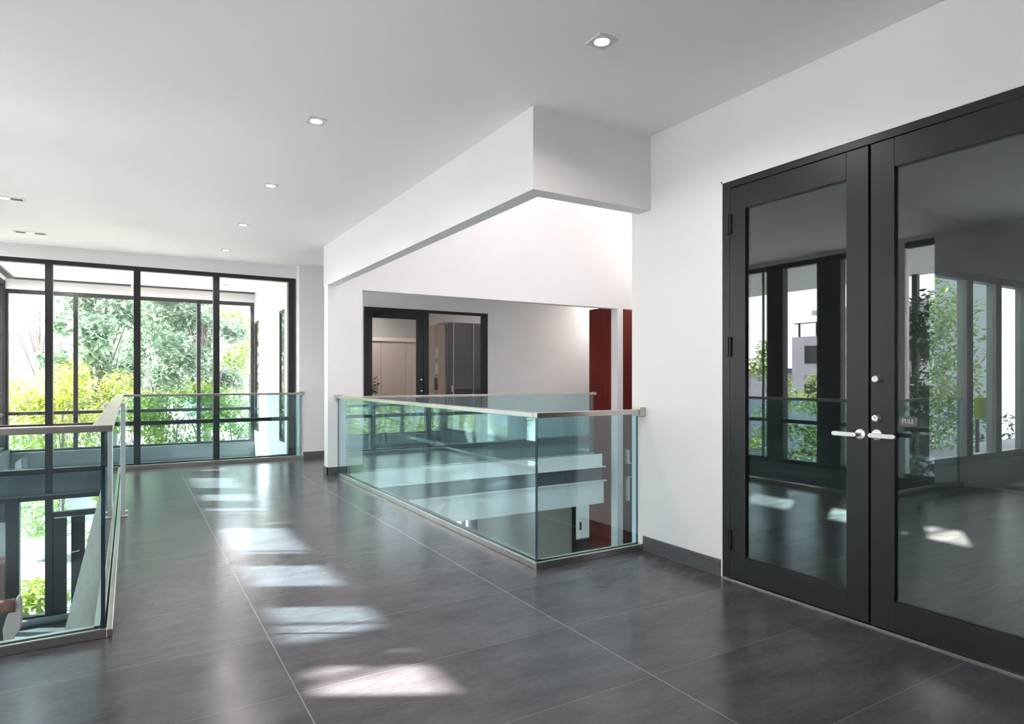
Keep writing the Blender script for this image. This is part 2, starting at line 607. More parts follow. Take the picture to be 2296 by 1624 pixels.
# slit windows in the bright hall wall
for k, (ya, yb) in enumerate(((10.98, 11.42), (13.44, 13.95))):
    sw = MB()
    sw.box(2.20, 2.25, ya, ya + 0.05, 0.17, 2.39).box(2.20, 2.25, yb - 0.05, yb, 0.17, 2.39)
    sw.box(2.20, 2.25, ya, yb, 0.17, 0.22).box(2.20, 2.25, ya, yb, 2.34, 2.39).box(2.20, 2.25, ya, yb, 0.60, 0.64)
    o = sw.build('window_%d' % (5 + k), M['black'], kind='structure')
    pane(o, 2.215, 2.223, ya + 0.04, yb - 0.04, 0.2, 2.36)

# window 3: left wall of the stair void and of the hall
wl_ = MB()
wl_.box(-1.95, -1.85, 2.5, 3.93, GZ, CZ)
wl_.box(-1.95, -1.85, -3.5, 0.1, GZ, CZ)
wl_.box(-1.95, -1.85, 0.1, 2.5, GZ, 0.0)
wl_.box(-1.95, -1.85, 0.1, 2.5, 2.90, CZ)
wl_.box(-1.95, -1.85, 4.27, 4.37, -0.30, 2.93)
wl_.box(-1.95, -1.85, 3.93, 14.1, 2.93, CZ)
struct('wall_left', wl_, M['white'])
win = MB()
posts = [(5.10, 5.45), (5.99, 6.27), (7.21, 7.33), (7.50, 7.83), (8.16, 8.54), (9.0, 9.40), (10.50, 10.88), (11.9, 12.05), (13.90, 14.05)]
for a, b in posts:
    win.box(-1.96, -1.84, a, b, -0.30, 2.93)
for ya, yb in ((3.93, 4.27), (4.37, 14.05)):
    win.box(-1.95, -1.85, ya, yb, 2.86, 2.93)
    win.box(-1.95, -1.85, ya, yb, 0.585, 0.635)
    win.box(-1.95, -1.85, ya, yb, 0.0, 0.05)
for a in (3.7, 5.6, 7.6, 9.6, 11.9, 13.9):
    win.box(-1.95, -1.85, a, a + 0.08, GZ, -0.30)
for ym in (4.79, 6.36, 7.93):
    win.box(-1.92, -1.88, ym, ym + 0.022, 0.0, 2.9)
w3 = win.build('window_3', M['frame'], kind='structure', bevel=0.003, seg=1)
gaps = [(3.93, 4.27), (4.37, 5.10), (5.45, 5.99), (6.27, 7.21), (7.33, 7.50), (7.83, 8.16), (8.54, 9.0), (9.40, 10.50), (10.88, 11.9), (12.05, 13.9)]
for a, b in gaps:
    pane(w3, -1.904, -1.896, a, b, 0.05, 2.86)
struct('trim_4', MB().box(-2.0, -1.78, 3.66, 14.1, -0.30, -0.005), M['concrete'])

win = MB()  # unseen near window, added to brighten the right wall and ceiling
for y in (0.1, 1.3, 2.5):
    win.box(-1.94, -1.86, y - 0.03, y + 0.03, 0.0, 2.90)
win.box(-1.94, -1.86, 0.13, 2.47, 0.0, 0.06).box(-1.94, -1.86, 0.13, 2.47, 2.84, 2.90)
wb = win.build('window_10', M['frame'], kind='structure')
MB().box(-1.904, -1.896, 0.13, 2.47, 0.05, 2.85).build('pane', M['glass'], wb)

# slotted canopy outside the left windows, slot and bars shaped for the sun patches
cn = MB()
cn.box(-3.466, -1.96, -2.0, 15.0, 3.28, 3.42)
cn.box(-7.0, -4.10, -2.0, 15.0, 3.28, 3.42)
for ya, yb in ((-2.0, 4.6), (5.27, 5.33), (5.41, 5.73), (8.42, 8.75), (12.2, 15.0)):  # bars added across the slot to break the sun strip into patches
    cn.box(-4.10, -3.466, ya, yb, 3.40, 3.42)
canopy = cn.build('canopy', M['teal_soffit'])
tag(canopy, 'pale slotted roof canopy outside the left window wall, slot shaped to cast the sun patches', 'canopy')
for y in (-1.6, 6.6, 14.4):
    MB().box(-6.9, -6.8, y, y + 0.1, GZ, 3.28).build('post', M['frame'], canopy)

# ------------------------------------------------------------------ skirting
struct('baseboard_right', MB().box(3.19, 3.205, 2.765, 3.47, 0.0, 0.10).box(3.19, 3.205, -3.4, 0.84, 0, 0.1), M['base'], bevel=0.002)
struct('baseboard_pier', MB().box(2.16, 2.175, 8.185, 8.37, 0, 0.10).box(2.16, 2.63, 8.185, 8.20, 0, 0.10), M['base'], bevel=0.002)
struct('baseboard_far', MB().box(2.30, 3.27, 10.085, 10.10, 0, 0.10).box(5.55, 8.0, 10.085, 10.10, 0, 0.10), M['base'], bevel=0.002)

# ------------------------------------------------------------------ balustrades
def glass_sheet(parent, x0, x1, y0, y1, z0, z1):
    """sheet whose thin sides show the dark green of the glass edge"""
    if x1 - x0 < y1 - y0:
        mis = [1, 1, 1, 0, 1, 0]
    else:
        mis = [1, 1, 0, 1, 0, 1]
    return MB().box(x0, x1, y0, y1, z0, z1, mis=mis).build('glass_panel', [M['railglass'], M['edge']], parent)

def bar(name, parent, x0, x1, y0, y1, z0, z1, m='steel', bevel=0.003):
    return MB().box(x0, x1, y0, y1, z0, z1).build(name, M[m], parent, bevel=bevel)

# right: side run along the walkway
b = thing('glass_balustrade', 'long teal glass balustrade beside the walkway, running from white pier to front corner', 'balustrade', (2.30, 5.8, 0))
glass_sheet(b, 2.292, 2.310, 3.515, 8.17, 0.035, 0.985)
bar('handrail', b, 2.270, 2.332, 3.522, 8.14, 0.985, 1.02)
bar('base_channel', b, 2.262, 2.286, 3.46, 8.185, 0.0, 0.045)
bar('base_channel', b, 2.316, 2.340, 3.535, 8.185, 0.0, 0.045)
bar('wall_bracket', b, 2.262, 2.345, 8.14, 8.199, 0.975, 1.03)
# right: front run to the wall
b = thing('glass_balustrade', 'short glass balustrade at front of stair well, from dark corner joint to right wall', 'balustrade', (2.75, 3.49, 0))
glass_sheet(b, 2.292, 3.165, 3.492, 3.510, 0.035, 0.985)
bar('handrail', b, 2.270, 3.15, 3.46, 3.522, 0.985, 1.02)
bar('base_channel', b, 2.286, 3.19, 3.46, 3.486, 0.0, 0.045)
bar('base_channel', b, 2.34, 3.19, 3.516, 3.54, 0.0, 0.045)
bar('wall_bracket', b, 3.15, 3.204, 3.45, 3.535, 0.972, 1.035)
# opposite side of the well
b = thing('glass_balustrade', 'far glass balustrade across the stair well in front of office screen', 'balustrade', (4.6, 8.25, 0))
glass_sheet(b, 2.64, 6.52, 8.245, 8.260, 0.01, 0.975)
bar('handrail', b, 2.635, 6.50, 8.23, 8.28, 0.975, 1.005)
bar('base_channel', b, 2.64, 6.52, 8.232, 8.244, 0.0, 0.02)
bar('end_bracket', b, 6.50, 6.56, 8.225, 8.285, 0.965, 1.015)
# left: side run
XL = -0.11
b = thing('glass_balustrade', 'left side glass balustrade with wide steel rail running away along stair void', 'balustrade', (XL, 6.8, 0))
glass_sheet(b, XL - 0.009, XL + 0.009, 3.665, 10.08, 0.03, 0.99)
bar('handrail', b, XL - 0.045, XL + 0.04, 3.69, 10.10, 0.99, 1.022)
bar('base_channel', b, XL - 0.040, XL - 0.014, 3.70, 10.12, 0.0, 0.04)
bar('base_channel', b, XL + 0.014, XL + 0.040, 3.62, 10.12, 0.0, 0.04)
# left: front run
b = thing('glass_balustrade', 'near left glass balustrade facing the camera in front of stair void', 'balustrade', (-1.0, 3.64, 0))
glass_sheet(b, -1.82, XL + 0.009, 3.645, 3.663, 0.03, 0.99)
bar('handrail', b, -1.84, XL + 0.04, 3.62, 3.69, 0.99, 1.022)
bar('base_channel', b, -1.85, XL + 0.014, 3.62, 3.640, 0.0, 0.045)
bar('base_channel', b, -1.85, XL - 0.040, 3.668, 3.70, 0.0, 0.045)
# far run in front of window 1
b = thing('glass_balustrade', 'glass balustrade at the far end in front of tall black framed window', 'balustrade', (1.1, 10.08, 0))
glass_sheet(b, XL + 0.012, 2.27, 10.082, 10.097, 0.03, 0.99)
bar('handrail', b, XL + 0.04, 2.25, 10.06, 10.11, 0.99, 1.02)
bar('base_channel', b, XL + 0.04, 2.30, 10.050, 10.076, 0.0, 0.055)
bar('end_bracket', b, 2.23, 2.30, 10.045, 10.098, 0.975, 1.035)

# steel frames straddling the left glass
def u_frame(y, label):
    t = thing('steel_support_frame', label, 'support frame', (XL, y, 0))
    for x in (-0.183, -0.052):
        bar('post', t, x - 0.018, x + 0.018, y - 0.008, y + 0.008, 0.012, 1.0, 'satin', 0.002)
        p = bar('foot_plate', t, x - 0.038, x + 0.038, y - 0.03, y + 0.03, 0.0, 0.012, 'satin', 0.002)
        for dx in (-0.026, 0.026):
            bo = MB().lathe([(0.0, 0.020), (0.006, 0.018), (0.008, 0.012)], 10, (x + dx, y, 0)).build('bolt', M['chrome'], None, smooth=True)
            bo.parent = p
    if y < 6.8:
        bar('top_bar', t, -0.201, -0.156, y - 0.008, y + 0.008, 1.0, 1.02, 'satin', 0.002)
        bar('top_bar', t, -0.069, -0.034, y - 0.008, y + 0.008, 1.0, 1.02, 'satin', 0.002)
    return t
u_frame(6.70, 'nearer slim steel post frame straddling left glass balustrade')
u_frame(6.94, 'slim steel post frame just behind nearer one, straddling left glass balustrade')
struct('trim_5', MB().box(-0.275, -0.15, 3.705, 10.29, -0.04, -0.001).box(-0.285, -0.14, 3.70, 10.29, -0.30, -0.04, 1), [M['coping'], M['concrete']])

# ------------------------------------------------------------------ fascia of the far slab, seen across the well
fa = thing('slab_fascia', 'white and grey ledged fascia under far balustrade across stair well', 'fascia', (4.6, 8.2, -0.4))
MB().box(2.35, 6.65, 8.19, 8.219, -0.20, -0.001).build('upper_band', M['white'], fa)
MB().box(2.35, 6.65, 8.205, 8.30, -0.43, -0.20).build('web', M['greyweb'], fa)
MB().box(2.35, 6.70, 8.15, 8.205, -0.215, -0.200).build('ledge', M['white'], fa)
MB().box(2.35, 6.72, 8.15, 8.205, -0.445, -0.430).build('ledge', M['white'], fa)
MB().box(2.35, 6.68, 8.19, 8.30, -0.81, -0.445).build('lower_band', M['white'], fa)
fs = thing('slab_fascia', 'short stub of ledged fascia between the red timber panels right of white post', 'fascia', (7.3, 8.3, -0.4))
MB().box(7.235, 7.275, 8.23, 8.5, -0.20, 0.02).build('upper_band', M['white'], fs)
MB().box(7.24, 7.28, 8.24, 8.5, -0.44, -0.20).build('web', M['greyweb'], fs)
MB().box(7.235, 7.275, 8.23, 8.5, -0.84, -0.44).build('lower_band', M['white'], fs)
for z in (-0.20, -0.44):
    MB().box(7.225, 7.30, 8.215, 8.5, z - 0.008, z + 0.008).build('ledge', M['white'], fs)

# timber panels
tag(MB().box(6.98, 7.02, 8.37, 8.96, GZ, 2.45).build('timber_panel', M['redwood']), 'tall red brown timber panel left of narrow white post', 'panel')
tag(MB().box(7.105, 7.165, 8.22, 8.60, GZ, 2.40).build('timber_panel', M['redwood']), 'narrow red timber panel edge right of narrow white post', 'panel')
tag(MB().box(7.20, 8.0, 8.62, 8.68, GZ, 2.46).build('timber_panel', M['redwood']), 'dark red timber panel furthest right beside the right wall edge', 'panel')

# ------------------------------------------------------------------ main double door
def P(y, z, x=3.2):
    return (x, y, z)
fr = MB()
XF = 3.19
fr.box(XF, 3.30, 2.69, 2.742, 0.0, 2.465)
fr.box(XF, 3.30, 0.855, 0.90, 0.0, 2.465)
fr.box(XF, 3.30, 0.90, 2.69, 2.425, 2.465)
struct('trim_6', fr, M['black'], bevel=0.002)
struct('trim_7', MB().box(XF - 0.004, 3.206, 2.742, 2.752, 0.0, 2.478).box(XF - 0.004, 3.206, 0.84, 2.752, 2.466, 2.478), M['white'])
struct('trim_8', MB().box(3.18, 3.32, 0.86, 2.74, 0.0, 0.008), M['steel'])

def door_leaf(n, y0, y1, hinge_high, label):
    """leaf between y0<y1; hinge_high: hinges on the y1 side"""
    st_l = 0.115
    d = MB()
    d.box(XF, 3.235, y0, y0 + st_l, 0.012, 2.42)
    d.box(XF, 3.235, y1 - st_l, y1, 0.012, 2.42)
    d.box(XF, 3.235, y0 + st_l, y1 - st_l, 0.012, 0.155)
    d.box(XF, 3.235, y0 + st_l, y1 - st_l, 2.278, 2.42)
    d.box(3.205, 3.222, y0 + st_l - 0.002, y1 - st_l + 0.002, 0.15, 0.162)
    o = d.build('door_%d' % n, M['black'], kind='structure', bevel=0.002)
    MB().box(3.207, 3.217, y0 + st_l - 0.003, y1 - st_l + 0.003, 0.15, 2.283).build('pane', M['doorglass'], o)
    return o
d1 = door_leaf(1, 1.824, 2.688, True, '')
d2 = door_leaf(2, 0.905, 1.812, False, '')

def rosette(parent, y, z):
    q = MB()
    q.lathe([(0.0, 0.010), (0.024, 0.010), (0.027, 0.008), (0.027, 0.0)], 28)
    for s in (-1, 1):
        q.lathe([(0.0, 0.0115), (0.003, 0.0112), (0.0035, 0.0098)], 8, (0.018 * s, 0, 0))
    o = q.build('rosette', M['satin'], None, smooth=True)
    o.parent = parent
    o.rotation_euler = (0, radians(-90), 0)
    o.location = (XF, y, z)
    return o

def lever(parent, y, z, sgn):
    """lever handle pointing in sgn*y, standing off the leaf towards -x"""
    q = MB()
    q.tube([(XF, y, z), (XF - 0.035, y, z), (XF - 0.048, y + sgn * 0.004, z), (XF - 0.056, y + sgn * 0.016, z)], 0.0095, 14)
    k = len(q.v)
    # flat rounded grip
    n = 16
    L0, L1, hh = -0.012, 0.118, 0.0115
    prof = []
    for i in range(n + 1):
        t = pi / 2 + pi * i / n
        prof.append((L0 + hh + hh * cos(t), hh * sin(t)))
    for i in range(n + 1):
        t = -pi / 2 + pi * i / n
        prof.append((L1 - hh + hh * cos(t), hh * sin(t)))
    for xo in (XF - 0.068, XF - 0.050):
        for (a, b_) in prof:
            q.v.append((xo, y + sgn * a, z + b_))
    m_ = len(prof)
    q.f.append(tuple(k + i for i in range(m_)))
    q.mi.append(0)
    q.f.append(tuple(k + m_ + i for i in reversed(range(m_))))
    q.mi.append(0)
    for i in range(m_):
        j = (i + 1) % m_
        q.f.append((k + i, k + m_ + i, k + m_ + j, k + j))
        q.mi.append(0)
    o = q.build('door_handle', M['satin'], None, bevel=0.003)
    o.parent = parent
    rs = rosette(parent, y, z)
    return o
lever(d1, 1.862, 0.962, 1)
lever(d2, 1.778, 0.965, -1)
for z in (1.242, 1.048):
    q = MB()
    q.lathe([(0.0, 0.028), (0.004, 0.028), (0.006, 0.030), (0.013, 0.0305), (0.0165, 0.028), (0.0175, 0.024), (0.0185, 0.0)], 28)
    q.box(-0.004, 0.004, -0.001, 0.001, 0.0275, 0.0288, 1)
    o = q.build('lock_cylinder', [M['satin'], M['lampblack']], None, smooth=True)
    o.parent = d2
    o.rotation_euler = (0, radians(-90), 0)
    o.location = (XF, 1.776, z)
for z in (2.20, 1.44, 0.245):
    MB().box(XF - 0.012, XF + 0.002, 2.672, 2.706, z - 0.062, z + 0.062).tube([(XF - 0.010, 2.690, z - 0.062), (XF - 0.010, 2.690, z + 0.062)], 0.009, 12).build('hinge', M['black'], d1, bevel=0.002)

# serif letters as flat outlines (unit height 1)
def letters(word, mirror=False):
    R = []      # rectangles (x0,x1,y0,y1) + polylines
    def seg(pts, w_):
        out = []
        for (a, b_) in zip(pts[:-1], pts[1:]):
            a = Vector((a[0], a[1]))
            b2 = Vector((b_[0], b_[1]))
            d = (b2 - a)
            n_ = Vector((-d.y, d.x)).normalized() * w_ / 2
            out.append([a + n_, a - n_, b2 - n_, b2 + n_])
        return out
    glyph = {}
    th, tn = 0.13, 0.055
    def rect(x0, x1, y0, y1):
        return [Vector((x0, y0)), Vector((x1, y0)), Vector((x1, y1)), Vector((x0, y1))]
    def serif(x, y, w_=0.28):
        return rect(x - w_ / 2, x + w_ / 2, y, y + 0.045)
    arc = lambda cx, cy, rx, ry, a0, a1, n_=12: [(cx + rx * cos(radians(a0 + (a1 - a0) * i / n_)), cy + ry * sin(radians(a0 + (a1 - a0) * i / n_))) for i in range(n_ + 1)]
    glyph['P'] = (0.62, [rect(0.10, 0.10 + th, 0, 1), serif(0.165, 0), rect(0.02, 0.3, 0.955, 1)] + seg([(0.2, 0.975)] + arc(0.30, 0.735, 0.24, 0.24, 90, -90) + [(0.2, 0.495)], 0.08))
    glyph['U'] = (0.80, [rect(0.10, 0.10 + th, 0.3, 1), rect(0.62, 0.62 + tn, 0.3, 1), serif(0.165, 0.955), serif(0.648, 0.955, 0.24)] + seg(arc(0.405, 0.32, 0.243, 0.28, 180, 360), 0.08))
    glyph['L'] = (0.64, [rect(0.10, 0.10 + th, 0, 1), serif(0.165, 0.955), rect(0.02, 0.55, 0, 0.05), rect(0.50, 0.55, 0, 0.24)])
    glyph['H'] = (0.84, [rect(0.10, 0.10 + th, 0, 1), rect(0.60, 0.60 + th, 0, 1), rect(0.2, 0.62, 0.49, 0.54)] + [serif(x, y) for x in (0.165, 0.665) for y in (0, 0.955)])
    glyph['S'] = (0.58, seg(arc(0.28, 0.745, 0.18, 0.215, 30, 265, 14) + arc(0.28, 0.265, 0.20, 0.235, 85, -150, 14), 0.10))
    x = 0
    polys = []
    for ch in word:
        wd, ps = glyph[ch]
        for p in ps:
            polys.append([Vector((v.x + x, v.y)) for v in p])
        x += wd
    return x, polys

def sign_text(word, yc, zc, h, parent, m, xface, mirror=False, name='lettering', t=0.0006):
    W, polys = letters(word)
    q = MB()
    for p in polys:
        pts = []
        for v in p:
            u = (v.x - W / 2) * h
            # seen from -x side looking +x: picture right is -y
            yy = yc - u if not mirror else yc + u
            pts.append((yy, zc + (v.y - 0.5) * h))
        k = len(q.v)
        n_ = len(pts)
        for xo in (xface - t, xface):
            for (a, b_) in pts:
                q.v.append((xo, a, b_))
        q.f.append(tuple(k + i for i in range(n_)))
        q.mi.append(0)
        q.f.append(tuple(k + n_ + i for i in reversed(range(n_))))
        q.mi.append(0)
        for i in range(n_):
            j = (i + 1) % n_
            q.f.append((k + i, k + n_ + i, k + n_ + j, k + j))
            q.mi.append(0)
    o = q.build(name, m, None)
    o.parent = parent
    return o
sg = MB().box(3.2045, 3.2068, 1.597, 1.682, 1.016, 1.062).build('sign_plate', M['plate'], None)
sg.parent = d2
lt = sign_text('PULL', 1.6405, 1.040, 0.021, None, M['letterwhite'], 3.2044)
lt.parent = sg
sign_text('PUSH', 1.640, 1.100, 0.021, d2, M['letterdark'], 3.2068, mirror=True)
# handle on the other face of the right leaf, seen through the pane
q = MB()
q.tube([(3.235, 1.78, 0.965), (3.285, 1.78, 0.965), (3.295, 1.77, 0.965), (3.297, 1.64, 0.962)], 0.011, 12)
o = q.build('door_handle', M['satin'], None, smooth=True)
o.parent = d2

# ------------------------------------------------------------------ room beyond the double door
w = MB()
w.box(3.45, 7.05, 3.40, 3.449, 0, CZ)
w.box(7.05, 14, 3.45, 3.6, -0.3, 0.30)
w.box(7.05, 14, 3.45, 3.6, 2.42, CZ + 0.25)
struct('wall_room_left', w, M['white'])
struct('wall_room_far', MB().box(14.0, 14.2, -3.5, 3.6, 0, CZ), M['white'])
struct('wall_room_right', MB().box(3.45, 14.2, -3.7, -3.5, 0, CZ), M['white'])
win = MB()
for x in (7.09, 8.05, 8.75, 9.5, 10.4, 11.4, 12.4, 13.4):
    win.box(x - 0.07, x + 0.07, 3.46, 3.56, 0.30, 2.42)
win.box(7.05, 14, 3.46, 3.56, 2.34, 2.42).box(7.05, 14, 3.46, 3.56, 0.30, 0.38)
w7 = win.build('window_7', M['greenframe'], kind='structure')
pane(w7, 7.1, 14.0, 3.50, 3.508, 0.36, 2.38)
tag(MB().box(8.45, 10.2, 2.4, 3.3, 0.001, 0.05).build('floor_mat', M['lampblack'], bevel=0.01), 'dark floor mat on timber floor, through right door pane', 'mat')

# ------------------------------------------------------------------ glazed screen and office behind it
yo = 10.10
d = MB()
d.box(3.292, 3.40, yo - 0.01, yo + 0.06, 0, 2.235)
d.box(4.19, 4.295, yo - 0.01, yo + 0.06, 0, 2.235)
d.box(3.292, 4.295, yo - 0.01, yo + 0.06, 2.235, 2.36)
d.box(3.40, 4.19, yo - 0.01, yo + 0.06, 0, 0.14)
d3 = d.build('door_3', M['black'], kind='structure', bevel=0.003)
pane(d3, 3.39, 4.20, yo + 0.02, yo + 0.03, 0.13, 2.24)
cl = MB().box(3.43, 3.70, yo - 0.05, yo - 0.01, 2.27, 2.31).box(3.50, 3.83, yo - 0.07, yo - 0.055, 2.315, 2.33).tube([(3.55, yo - 0.03, 2.30), (3.55, yo - 0.06, 2.33)], 0.012, 8).build('door_closer', M['lampblack'], None)
cl.parent = d3
for z in (1.212, 1.021):
    q = MB()
    q.tube([(4.30 - 0.045, yo - 0.01, z), (4.30 - 0.045, yo - 0.035, z)], 0.017, 14)
    o = q.build('lock_cylinder', M['chrome'], None, smooth=True)
    o.parent = d3
fr = MB()
fr.box(3.26, 3.292, yo - 0.02, yo + 0.08, 0, 2.405)
fr.box(3.292, 5.55, yo - 0.02, yo + 0.08, 2.36, 2.405)
fr.box(4.30, 4.40, yo - 0.012, yo + 0.06, 0, 2.36)
fr.box(5.44, 5.55, yo - 0.012, yo + 0.06, 0, 2.36)
fr.box(4.40, 5.44, yo - 0.012, yo + 0.06, 0, 0.08)
w8 = fr.build('window_8', M['black'], kind='structure', bevel=0.003)
pane(w8, 4.39, 5.45, yo + 0.02, yo + 0.03, 0.07, 2.37)

w = MB()
w.box(2.4, 8.0, 13.0, 13.1, 0, CZ)
w.box(2.4, 2.45, 10.42, 13.0, 0, CZ)
struct('wall_office', w, M['greywall'])
pn = thing('wall_panelling', 'cream lacquered wall panelling behind office door pane', 'panelling', (4.2, 12.9, 0))
for i in range(5):
    x = 2.9 + i * 0.55
    MB().box(x, x + 0.545, 12.93, 12.99, 0, 2.02).build('panel', M['cream'], pn, bevel=0.003)
MB().box(2.9, 5.65, 12.90, 12.995, 2.02, 2.10).build('cornice', M['paper'], pn)
cb = thing('wardrobe', 'light oak wardrobe with pair of black handles behind glass screen', 'wardrobe', (4.93, 11.2, 0))
MB().box(4.80, 5.155, 11.06, 11.28, 0, 2.25).build('body', M['lightwood'], cb, bevel=0.004)
dl = MB().box(4.803, 4.955, 11.035, 11.058, 0.05, 2.2).build('door', M['lightwood'], cb, bevel=0.003)
dr = MB().box(4.96, 5.15, 11.035, 11.058, 0.05, 2.2).build('door', M['lightwood'], cb, bevel=0.003)
for dd, x in ((dl, 4.937), (dr, 4.978)):
    h_ = MB().box(x - 0.012, x + 0.012, 11.015, 11.035, 1.02, 1.24).build('handle', M['black'], None)
    h_.parent = dd
for z, lb in ((1.52, 'upper'), (1.22, 'lower')):
    tag(MB().box(4.93, 5.00, 11.028, 11.034, z + 0.10, z + 0.30).build('paper_note', M['paper']), '%s cream paper note stuck on the light oak wardrobe' % lb, 'note')
sh = thing('display_cabinet', 'dark brown cabinet with chrome pull behind right end of office screen', 'cabinet', (5.9, 11.0, 0))
MB().box(5.16, 6.9, 10.95, 11.5, 0, 2.3).build('body', M['darkshelf'], sh)
dc = MB().box(5.17, 5.258, 10.925, 10.948, 0.1, 2.25).build('door', M['darkshelf'], sh, bevel=0.003)
h_ = MB().tube([(5.225, 10.90, 0.98), (5.225, 10.90, 1.10)], 0.01, 8).build('handle', M['chrome'], None)
h_.parent = dc
MB().box(5.26, 5.28, 10.92, 10.95, 0.1, 2.3).build('edge_strip', M['lightwood'], sh)
MB().box(5.69, 5.705, 10.92, 10.95, 0.1, 2.3).build('edge_strip', M['steel'], sh)
vs_ = thing('vase', 'slim white vase standing on the dark office side table', 'vase', (3.64, 10.9, 0.75))
MB().lathe([(0.0, 0.0), (0.05, 0.0), (0.06, 0.08), (0.05, 0.2), (0.035, 0.25)], 20, (3.64, 10.9, 0.75)).build('body', M['paper'], vs_, smooth=True)
st = thing('side_table', 'small dark table under the red flowers behind office door', 'table', (3.64, 10.9, 0))
MB().box(3.4, 3.9, 10.7, 11.1, 0.71, 0.75).build('top', M['darkshelf'], st)
for x in (3.43, 3.85):
    for y in (10.73, 11.05):
        MB().box(x, x + 0.03, y, y + 0.03, 0, 0.71).build('leg', M['darkshelf'], st)

def leaf_cluster(mb, c, R, n, size, rnd, flat=0.7, mi=0):
    cx, cy, cz = c
    for _ in range(n):
        while True:
            x, y, z = rnd.uniform(-1, 1), rnd.uniform(-1, 1), rnd.uniform(-1, 1)
            d_ = x * x + y * y + z * z
            if d_ <= 1:
                break
        p = Vector((cx + x * R, cy + y * R, cz + z * R * flat))
        a = rnd.uniform(0, 2 * pi)
        tilt = rnd.uniform(-1.1, 0.5)
        L = size * rnd.uniform(0.6, 1.25)
        ax = Vector((cos(a) * cos(tilt), sin(a) * cos(tilt), sin(tilt)))
        sd = ax.cross(Vector((rnd.uniform(-.6, .6), rnd.uniform(-.6, .6), 1))).normalized() * L * 0.22
        up = ax.cross(sd).normalized() * L * 0.05
        k = len(mb.v)
        mb.v += [tuple(p), tuple(p + ax * L * 0.45 + sd + up), tuple(p + ax * L), tuple(p + ax * L * 0.45 - sd + up)]
        mb.f.append((k, k + 1, k + 2))
        mb.f.append((k, k + 2, k + 3))
        mb.mi += [mi, mi]

rnd = random.Random(5)
fl = MB()
leaf_cluster(fl, (3.64, 10.9, 1.14), 0.15, 150, 0.07, rnd, 1.0)
fo = thing('flower_bunch', 'bunch of dark red flowers in the vase behind office door', 'flowers', (3.64, 10.9, 1.0))
fl.build('petals', M['flower'], fo)['kind'] = 'stuff'
gs = MB()
leaf_cluster(gs, (3.66, 10.9, 1.03), 0.10, 60, 0.08, rnd, 0.6)
gs.tube([(3.64, 10.9, 0.99), (3.65, 10.9, 1.3), (3.62, 10.9, 1.36)], 0.004, 6)
gs.build('stems', M['leaf_dark'], fo)

# ------------------------------------------------------------------ lower storey bits
ld = MB()
ld.box(7.44, 7.52, 10.07, 10.15, GZ, -1.10).box(8.2, 8.28, 10.07, 10.15, GZ, -1.10).box(7.52, 8.2, 10.07, 10.15, -1.17, -1.10).box(7.52, 8.2, 10.07, 10.15, GZ, -1.95)
d4 = ld.build('door_4', M['black'], kind='structure', bevel=0.003)
MB().box(7.51, 8.21, 10.10, 10.11, -2.0, -1.15).build('pane', M['glass'], d4)
MB().box(7.60, 7.63, 10.04, 10.07, -1.75, -1.60).build('door_handle', M['black'], d4)
struct('wall_lower_back', MB().box(6.6, 8.4, 12.8, 12.9, GZ, -0.3), M['white'])
pt = MB()
pt.box(5.20, 5.33, 10.08, 10.18, GZ, -0.3).box(5.06, 5.10, 10.08, 10.18, GZ, -0.3).box(3.0, 4.62, 10.08, 10.18, GZ, -0.3)
struct('window_9', pt, M['frame'])
struct('wall_lower_left', MB().box(2.35, 3.0, 10.1, 10.2, GZ, -0.3), M['greywall'])
struct('wall_lower_room', MB().box(-1.9, -0.2, 7.2, 7.3, GZ, -2.12), M['concrete'])
# landing and stair in the left void
ldg = MB().box(-1.84, -0.30, 7.3, 10.28, -2.12, -1.95)
struct('floor_landing', ldg, M['dark_stone'])
stair = thing('staircase', 'grey stair flight going down inside the left glass railed void', 'stairs', (-1.0, 5.5, -1.8))
for i in range(8):
    z = -2.12 - i * 0.13
    MB().box(-1.80, -0.35, 7.19 - (i + 1) * 0.28, 7.19 - i * 0.28, z - 0.05, z).build('tread', M['dark_stone'], stair)
MB().box(-0.40, -0.32, 4.6, 7.18, -3.3, -3.1).build('stringer', M['steelpaint'], stair)
pp = tag(MB().tube([(-1.75, 10.18, -1.90), (-0.35, 10.18, -1.90)], 0.05, 14).build('floor_pipe', M['steelpaint'], smooth=True), 'pale grey horizontal pipe along landing below tall window', 'pipe')

# open door leaf behind the lower screen
dl = MB()
dl.box(-0.69, -0.53, 10.62, 10.66, -3.3, -0.66)
d5 = dl.build('door_5', M['frame'], kind='structure', bevel=0.003)
MB().tube([(-0.60, 10.60, -1.13), (-0.60, 10.56, -1.13), (-0.70, 10.555, -1.14)], 0.009, 8).build('door_handle', M['satin'], d5, smooth=True)
# header box with a grille at lower right of hall
hb = tag(MB().box(0.98, 2.19, 13.78, 13.92, -1.05, -0.44).build('header_box', M['frame'], bevel=0.004), 'dark header box with grille under far window beam', 'box')
MB().box(1.30, 1.62, 13.765, 13.78, -0.66, -0.60).box(1.30, 1.55, 13.765, 13.78, -0.74, -0.70).build('grille', M['steelpaint'], hb)
MB().box(1.90, 2.0, 13.765, 13.78, -0.64, -0.55).build('switch', M['paper'], hb)

